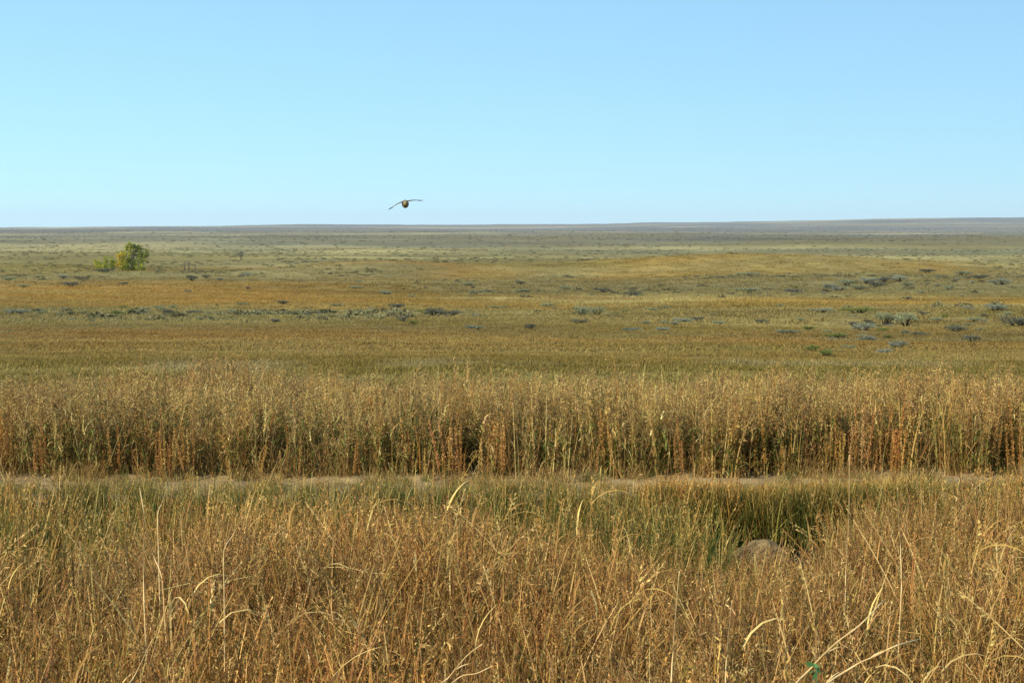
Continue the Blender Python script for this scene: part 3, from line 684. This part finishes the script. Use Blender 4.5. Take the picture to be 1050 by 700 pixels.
def brace(px0, px1, row_top, D, label):
    x0, x1 = x_at(px0, D), x_at(px1, D); zt = CAM_H - slope(row_top) * D
    za, zb = float(terrain(x0, D)), float(terrain(x1, D)); root = bpy.data.objects.new('fence_brace', None); COL.objects.link(root)
    root.location = (x0, D, za); tag(root, label, 'fence', 'wooden fence braces on the plain')
    ha = max(1.3, zt - za); hb = max(1.3, zt - zb)
    link('post', post_mesh(ha, .13), root); link('post', post_mesh(hb, .16), root, (x1 - x0, 0, zb - za))
    m = MB(); m.tube([np.array([.13, 0, ha - .35]), np.array([(x1 - x0) / 2, 0, ha - .36]), np.array([x1 - x0 - .16, 0, ha - .34])], [.1, .095, .09], np.ones(3), 8)
    link('rail', m.mesh('rail', M_WOOD, True), root)
    m = MB(); 
    m.tube([np.array([.1, 0, .15]), np.array([x1 - x0 - .15, 0, ha - .55])], [.02, .02], np.ones(3), 5)
    link('brace_wire', m.mesh('brace_wire', M_WOOD), root)
DF = 395
brace(593.5, 603, 264.5, DF, 'left wooden fence brace on the rise right of centre'); brace(621.5, 630.5, 264.5, DF, 'right wooden fence brace on the rise right of centre')
brace(190.5, 195, 267.5, DF, 'narrow wooden fence brace on the plain right of the trees')
for px, lab in ((585, 'lone fence post left of the braces on the rise'), (609, 'lone fence post between the two braces on the rise'), (201.5, 'lone fence post right of the narrow brace near the trees')):
    x = x_at(px, DF); o = link('fence_post', post_mesh(1.35, .12), None, (x, DF, float(terrain(x, DF)))); tag(o, lab, 'post')

# ================================================================== ROCK
def rock():
    by = 9.85; bx = x_at(776, by); gz = float(terrain(bx, by)); top = CAM_H - float(slope(549)) * by; H = top - gz
    prof = np.array([(-.56, .04), (-.50, .42), (-.34, .60), (-.17, .80), (-.05, .92), (.07, 1.0), (.12, .93), (.2, .90), (.225, .6), (.24, .05)])
    xs = np.interp(np.linspace(0, 1, 44), np.linspace(0, 1, len(prof)), prof[:, 0]); V = []; F = []; k = 28
    for i, x in enumerate(xs):
        h = float(np.interp(x, prof[:, 0], prof[:, 1])) * H
        for j in range(k):
            a = 2 * math.pi * j / k; sq = lambda t: math.copysign(abs(t) ** .55, t)
            y = .19 * sq(math.cos(a)) * (.55 + .45 * min(1, h / H * 1.6)); z = h * (sq(math.sin(a)) if math.sin(a) > 0 else .3 * math.sin(a))
            nz = float(fbm(np.array(x * 7 + 3), np.array(y * 7 + z * 6), 210, 4)); V.append((x + .02 * nz, y + .035 * nz - .12 * z, z + .05 * nz))
    for i in range(len(xs) - 1):
        for j in range(k): F.append((i*k + j, (i+1)*k + j, (i+1)*k + (j+1) % k, i*k + (j+1) % k))
    F.append(tuple(range(k))); F.append(tuple((len(xs)-1)*k + j for j in range(k))[::-1])
    o = link('rock', make_mesh('rock', V, F, None, noisy_mat('lichen_rock', srgb(100, 80, 50), srgb(158, 132, 86), 11, .95, 2.2, srgb(70, 60, 44)), True), None, (bx, by, gz - .02))
    tag(o, 'pale weathered rock half hidden in the grass beside a dark hollow', 'rock')
rock()

# ================================================================== SINGLE STALKS, GREEN WEED
M_STALK = noisy_mat('pale_stalk', srgb(196, 162, 104), srgb(212, 182, 126), 30, .6, .2)
def stalk(p, d, w0, label, heads=6, branch=()):
    """p: list of (px,row) from the root up, at distance d (last value may lean nearer/farther)"""
    pts = []
    for k, (px, row) in enumerate(p):
        dd = d + .12 * math.sin(k * 1.7); pts.append(np.array([x_at(px, dd), dd, CAM_H - float(slope(row)) * dd]))
    g = float(terrain(pts[0][0], pts[0][1])); base = pts[0].copy(); base[2] = g - .02; base[0] -= (pts[1][0] - pts[0][0]) * .6
    if pts[0][2] > g + .05:
        k = max(1, int((pts[0][2] - g) / .14)); pts = [base + (pts[0] - base) * t / k for t in range(k)] + pts
    root = pts[0].copy(); P = [q - root for q in pts]
    # smooth
    Q = []
    for i in range(len(P) - 1):
        a = P[max(i - 1, 0)]; b = P[i]; c = P[i + 1]; e = P[min(i + 2, len(P) - 1)]
        for t in (0, .25, .5, .75): Q.append(.5 * (2*b + (c - a)*t + (2*a - 5*b + 4*c - e)*t*t + (3*b - a - 3*c + e)*t**3))
    Q.append(P[-1]); n = len(Q)
    m = MB(); m.tube(Q, [w0 * (1 - .65 * i / n) for i in range(n)], np.ones(3), 6)
    for (f, az, L) in branch:
        q = Q[int(f * (n - 1))]; m.tube(arc(q, az, .7, L, 4, .8), [w0 * .5, w0 * .45, w0 * .4, w0 * .3, w0 * .15], np.ones(3), 5)
    o = link('dry_stalk', m.mesh('dry_stalk', M_STALK, True), None, root); tag(o, label, 'stalk')
stalk([(815, 712), (838, 684), (862, 660), (888, 640), (912, 615)], 4.4, .0055, 'thick pale bent stalk, upper of the two leaning at lower right', branch=((.7, .2, .1),))
stalk([(845, 712), (880, 684), (905, 672), (925, 662), (950, 655)], 4.2, .0055, 'thick pale bent stalk, lower of the two leaning at lower right', branch=((.6, .5, .08), (.75, -.4, .07)))
stalk([(691, 712), (693, 670), (696, 625), (699, 585)], 4.6, .0045, 'straight pale stalk standing right of the middle at the bottom')
stalk([(748, 712), (749, 675), (752, 640), (754, 615)], 4.5, .0035, 'thin pale stalk just right of the straight one at the bottom')
stalk([(440, 712), (458, 695), (478, 672), (494, 660)], 4.3, .0045, 'forked pale stalk lying low at the bottom, left of the middle', branch=((.5, 3.0, .1), (.8, 0, .07)))
stalk([(452, 716), (470, 694), (488, 690), (505, 682)], 4.25, .004, 'crooked pale stalk under the forked one at the bottom', branch=((.6, .8, .06),))
stalk([(142, 620), (142, 590), (143, 560), (145, 545)], 5.6, .0045, 'pale upright stalk on the left, left leg of a crossed pair')
stalk([(161, 592), (153, 570), (147, 545), (143, 520), (140, 500)], 5.8, .004, 'pale stalk leaning left across the upright one on the left')
stalk([(158, 528), (163, 515), (168, 502)], 6.5, .0045, 'short slanted pale stalk above the crossed pair on the left')
stalk([(226, 565), (236, 548), (246, 530)], 5.6, .004, 'slanted pale stalk right of the crossed pair on the left')
stalk([(120, 712), (132, 690), (150, 655)], 4.3, .004, 'slanted pale stalk at the bottom left of the view')
stalk([(872, 620), (872, 580), (874, 530), (873, 466)], 6.2, .0035, 'tall thin pale stalk reaching over the track at right')
stalk([(930, 600), (928, 560), (925, 520), (924, 500)], 6.0, .004, 'tall straw stalk standing left of the dense clump at right')

def green_weed():
    d = 4.15; x = x_at(842, d); z = float(terrain(x, d)); top = CAM_H - float(slope(686)) * d
    H = top - z; root = bpy.data.objects.new('leafy_weed', None); COL.objects.link(root); root.location = (x, d, z)
    tag(root, 'small blue-green leafy weed at the bottom edge near the bent stalks', 'plant')
    s = MB(); l = MB()
    for k in range(7):
        az = U(0, 6.28); pts = arc((0, 0, 0), az, U(.02, .12), H * U(.85, 1.0), 6, U(0, .25)); s.tube(pts, [.004, .004, .003, .003, .003, .002, .002], srgb(80, 110, 70), 5)
        for j in range(26):
            q = pts[int(U(3, 6.99))] + rv() * .01; l.leaf(q, rv() + np.array([0, 0, .3]), rv(), U(.02, .04), U(.01, .018), cjit(srgb(70, 112, 54), .3))
    link('stem', s.mesh('stem', M_LEAF), root); link('leaves', l.mesh('leaves', M_LEAF), root)
    for c in root.children: c.color = (1, 1, 1, 1)
green_weed()

# ================================================================== BIRD
def bird():
    D = 45.0; sc = D / FPX; cx = x_at(416.5, D); cz = CAM_H - float(slope(208.5)) * D
    m = MB()
    up = srgb(64, 52, 42); pale = srgb(130, 112, 84); dark = srgb(44, 38, 34); face = srgb(140, 122, 86)
    # body: rings along the flight axis, head towards the camera (-Y)
    rings = [(-.205, .004, .03, .0), (-.195, .035, .038, .01), (-.175, .062, .058, .012), (-.14, .08, .078, .01), (-.10, .08, .078, .0), (-.05, .105, .10, -.012), (.02, .115, .108, -.018),
             (.1, .075, .07, -.005), (.17, .05, .042, .0), (.22, .045, .018, .004), (.30, .07, .007, .006), (.38, .085, .004, .006), (.395, .05, .002, .006)]
    k = 20; b = 0
    for (y, rx, rz, oz) in rings:
        for j in range(k):
            a = 2 * math.pi * j / k; m.v.append(np.array([rx * math.cos(a), y, oz + rz * math.sin(a)]))
            if y < -.15: c = face if abs(math.cos(a)) > .25 or math.sin(a) < 0 else dark
            else: c = up if math.sin(a) > .1 else pale * .9
            m.c.append(c)
    for i in range(len(rings) - 1):
        for j in range(k): m.f.append((i*k + j, i*k + (j+1) % k, (i+1)*k + (j+1) % k, (i+1)*k + j))
    m.f.append(tuple(range(k))[::-1]); m.f.append(tuple((len(rings)-1)*k + j for j in range(k)))
    # wings: thin cambered sections from inside the body to the fingered tip
    def wing(sgn, span):
        b = len(m.v); nr = len(span); kk = 12
        for (s, zz, ch, yc, th) in span:
            for j in range(kk):
                a = 2 * math.pi * j / kk; yy = yc - math.cos(a) * ch / 2; z2 = zz + math.sin(a) * th + .03 * (1 - (2 * (yy - yc) / ch) ** 2) * ch
                m.v.append(np.array([sgn * s, yy, z2])); m.c.append((up if math.sin(a) > 0 else pale * .85) if s < .46 else dark)
        for i in range(nr - 1):
            for j in range(kk): m.f.append((b + i*kk + j, b + i*kk + (j+1) % kk, b + (i+1)*kk + (j+1) % kk, b + (i+1)*kk + j))
        m.f.append(tuple(b + (nr-1)*kk + j for j in range(kk)))
        s, zz, ch, yc, th = span[-1]; p = span[-2]; dz = (zz - p[1]) / (s - p[0])
        for q in range(5):                               # primaries spread at the tip
            y0 = yc - ch * .42 + ch * .2 * q; L = .12 - .012 * abs(q - 1); fan = (q - 1.5) * .25
            P = [np.array([sgn * (s - .03), y0, zz]), np.array([sgn * (s + L * .5), y0 + fan * L * .5, zz + dz * L * .5]), np.array([sgn * (s + L), y0 + fan * L, zz + dz * L])]
            m.tube([P[0], P[1], P[2]], [.012, .011, .003], dark, 5)
    # viewer's left wing droops, right wing is nearly level; x>0 is the viewer's right
    wing(1, [(.02, .035, .2, .0, .022), (.10, .052, .23, .0, .018), (.2, .064, .235, .0, .013), (.3, .068, .21, -.01, .011), (.38, .068, .18, 0, .009), (.46, .064, .14, .02, .006)])
    wing(-1, [(.02, .035, .2, .0, .022), (.10, .035, .23, .0, .018), (.2, .005, .235, .0, .013), (.3, -.035, .21, -.01, .011), (.38, -.07, .18, 0, .009), (.45, -.10, .14, .02, .006)])
    M, nt, ns, lk = new_mat('plumage'); out = N(ns, 'ShaderNodeOutputMaterial'); pb = N(ns, 'ShaderNodeBsdfPrincipled'); pb.inputs['Roughness'].default_value = .8
    a = N(ns, 'ShaderNodeAttribute', attribute_name='pc'); tc = N(ns, 'ShaderNodeTexCoord'); no = N(ns, 'ShaderNodeTexNoise'); no.inputs['Scale'].default_value = 40
    mr = N(ns, 'ShaderNodeMapRange'); mr.inputs[3].default_value = .6; mr.inputs[4].default_value = 1.3; mx = N(ns, 'ShaderNodeMix', data_type='RGBA', blend_type='MULTIPLY'); mx.inputs[0].default_value = 1
    lk.new(tc.outputs['Object'], no.inputs[0]); lk.new(no.outputs[0], mr.inputs[0]); lk.new(a.outputs['Color'], mx.inputs[6]); lk.new(mr.outputs[0], mx.inputs[7])
    lk.new(mx.outputs[2], pb.inputs['Base Color']); lk.new(pb.outputs[0], out.inputs[0])
    o = link('bird', m.mesh('bird', M, True), None, (cx, D, cz)); o.rotation_euler = (0, R(-2), R(8)); o.scale = (.97, 1.1, 1.2)
    tag(o, 'broad winged brown and buff bird gliding low in the clear sky', 'bird')
    me = noisy_mat('eye', (.02, .015, .01), (.03, .02, .01), 5, .2, 0); mk = noisy_mat('beak', (.05, .045, .04), (.08, .07, .06), 20, .4, 0)
    def ball(name, c, r, mat, st=(1, 1, 1)):
        w = MB()
        for i in range(7):
            ph = math.pi * i / 6
            for j in range(10):
                th = 2 * math.pi * j / 10; w.v.append(np.array([c[0] + st[0] * r * math.sin(ph) * math.cos(th), c[1] + st[1] * r * math.cos(ph), c[2] + st[2] * r * math.sin(ph) * math.sin(th)])); w.c.append(np.ones(3))
        for i in range(6):
            for j in range(10): w.f.append((i*10 + j, i*10 + (j+1) % 10, (i+1)*10 + (j+1) % 10, (i+1)*10 + j))
        link(name, w.mesh(name, mat, True), o)
    ball('eye', (-.026, -.193, .02), .011, me); ball('eye', (.026, -.193, .02), .011, me); ball('beak', (0, -.208, -.004), .009, mk, (.6, 1.3, 1.5))
bird()

# ================================================================== HAZE
def haze():
    m, nt, ns, lk = new_mat('haze_air'); out = N(ns, 'ShaderNodeOutputMaterial'); v = N(ns, 'ShaderNodeVolumePrincipled')
    v.inputs['Color'].default_value = (.78, .87, 1, 1); v.inputs['Density'].default_value = 5.0e-5; v.inputs['Anisotropy'].default_value = .0
    lk.new(v.outputs[0], out.inputs['Volume'])
    mb = MB(); box_mb(mb, -12500, 12500, -12500, 12500, -45, 90); o = link('haze', mb.mesh('haze', m)); tag(o, 'thin blue air over the far plain', 'haze', kind='stuff')
haze()

# ================================================================== LIGHT, SKY, CAMERA
SUN_EL = 36.0; SUN_AZ = -133.0        # azimuth from +Y towards +X
sl = bpy.data.lights.new('sun', 'SUN'); sl.energy = 3.6; sl.angle = R(.53); sl.color = (1, .93, .82)
so = bpy.data.objects.new('sun', sl); COL.objects.link(so); so.rotation_euler = (R(90 - SUN_EL), 0, R(180 - SUN_AZ)); so.location = (0, 0, 60)
w = bpy.data.worlds.new('World'); scene.world = w; w.use_nodes = True
nt = w.node_tree; nt.nodes.clear(); wo = nt.nodes.new('ShaderNodeOutputWorld'); bg = nt.nodes.new('ShaderNodeBackground'); sk = nt.nodes.new('ShaderNodeTexSky')
sk.sky_type = 'NISHITA'; sk.sun_disc = False; sk.sun_elevation = R(SUN_EL); sk.sun_rotation = R(-SUN_AZ); sk.altitude = 800; sk.air_density = 1.0; sk.dust_density = 0; sk.ozone_density = 3.0
bg.inputs[1].default_value = .15
gm = nt.nodes.new('ShaderNodeGamma'); gm.inputs[1].default_value = .4          # thin dry air: a gentle gradient
tn = nt.nodes.new('ShaderNodeMix'); tn.data_type = 'RGBA'; tn.blend_type = 'MULTIPLY'; tn.inputs[0].default_value = 1; tn.inputs[7].default_value = (.81, 1.28, 1.58, 1)
nt.links.new(sk.outputs[0], gm.inputs[0]); nt.links.new(gm.outputs[0], tn.inputs[6])
nt.links.new(tn.outputs[2], bg.inputs[0]); nt.links.new(bg.outputs[0], wo.inputs[0])

cd = bpy.data.cameras.new('camera'); cd.sensor_width = 36; cd.lens = 50; cd.clip_end = 40000; cd.clip_start = .05
co = bpy.data.objects.new('camera', cd); COL.objects.link(co); co.location = (0, 0, CAM_H); co.rotation_euler = (R(90) - PITCH, 0, 0); scene.camera = co
scene.render.engine = 'CYCLES'
scene.view_settings.view_transform = 'Standard'; scene.view_settings.look = 'None'; scene.view_settings.gamma = 1; scene.view_settings.exposure = 1.0
scene.cycles.volume_bounces = 0; scene.cycles.max_bounces = 5; scene.cycles.diffuse_bounces = 3; scene.cycles.transmission_bounces = 3; scene.cycles.glossy_bounces = 1
scene.render.film_transparent = False
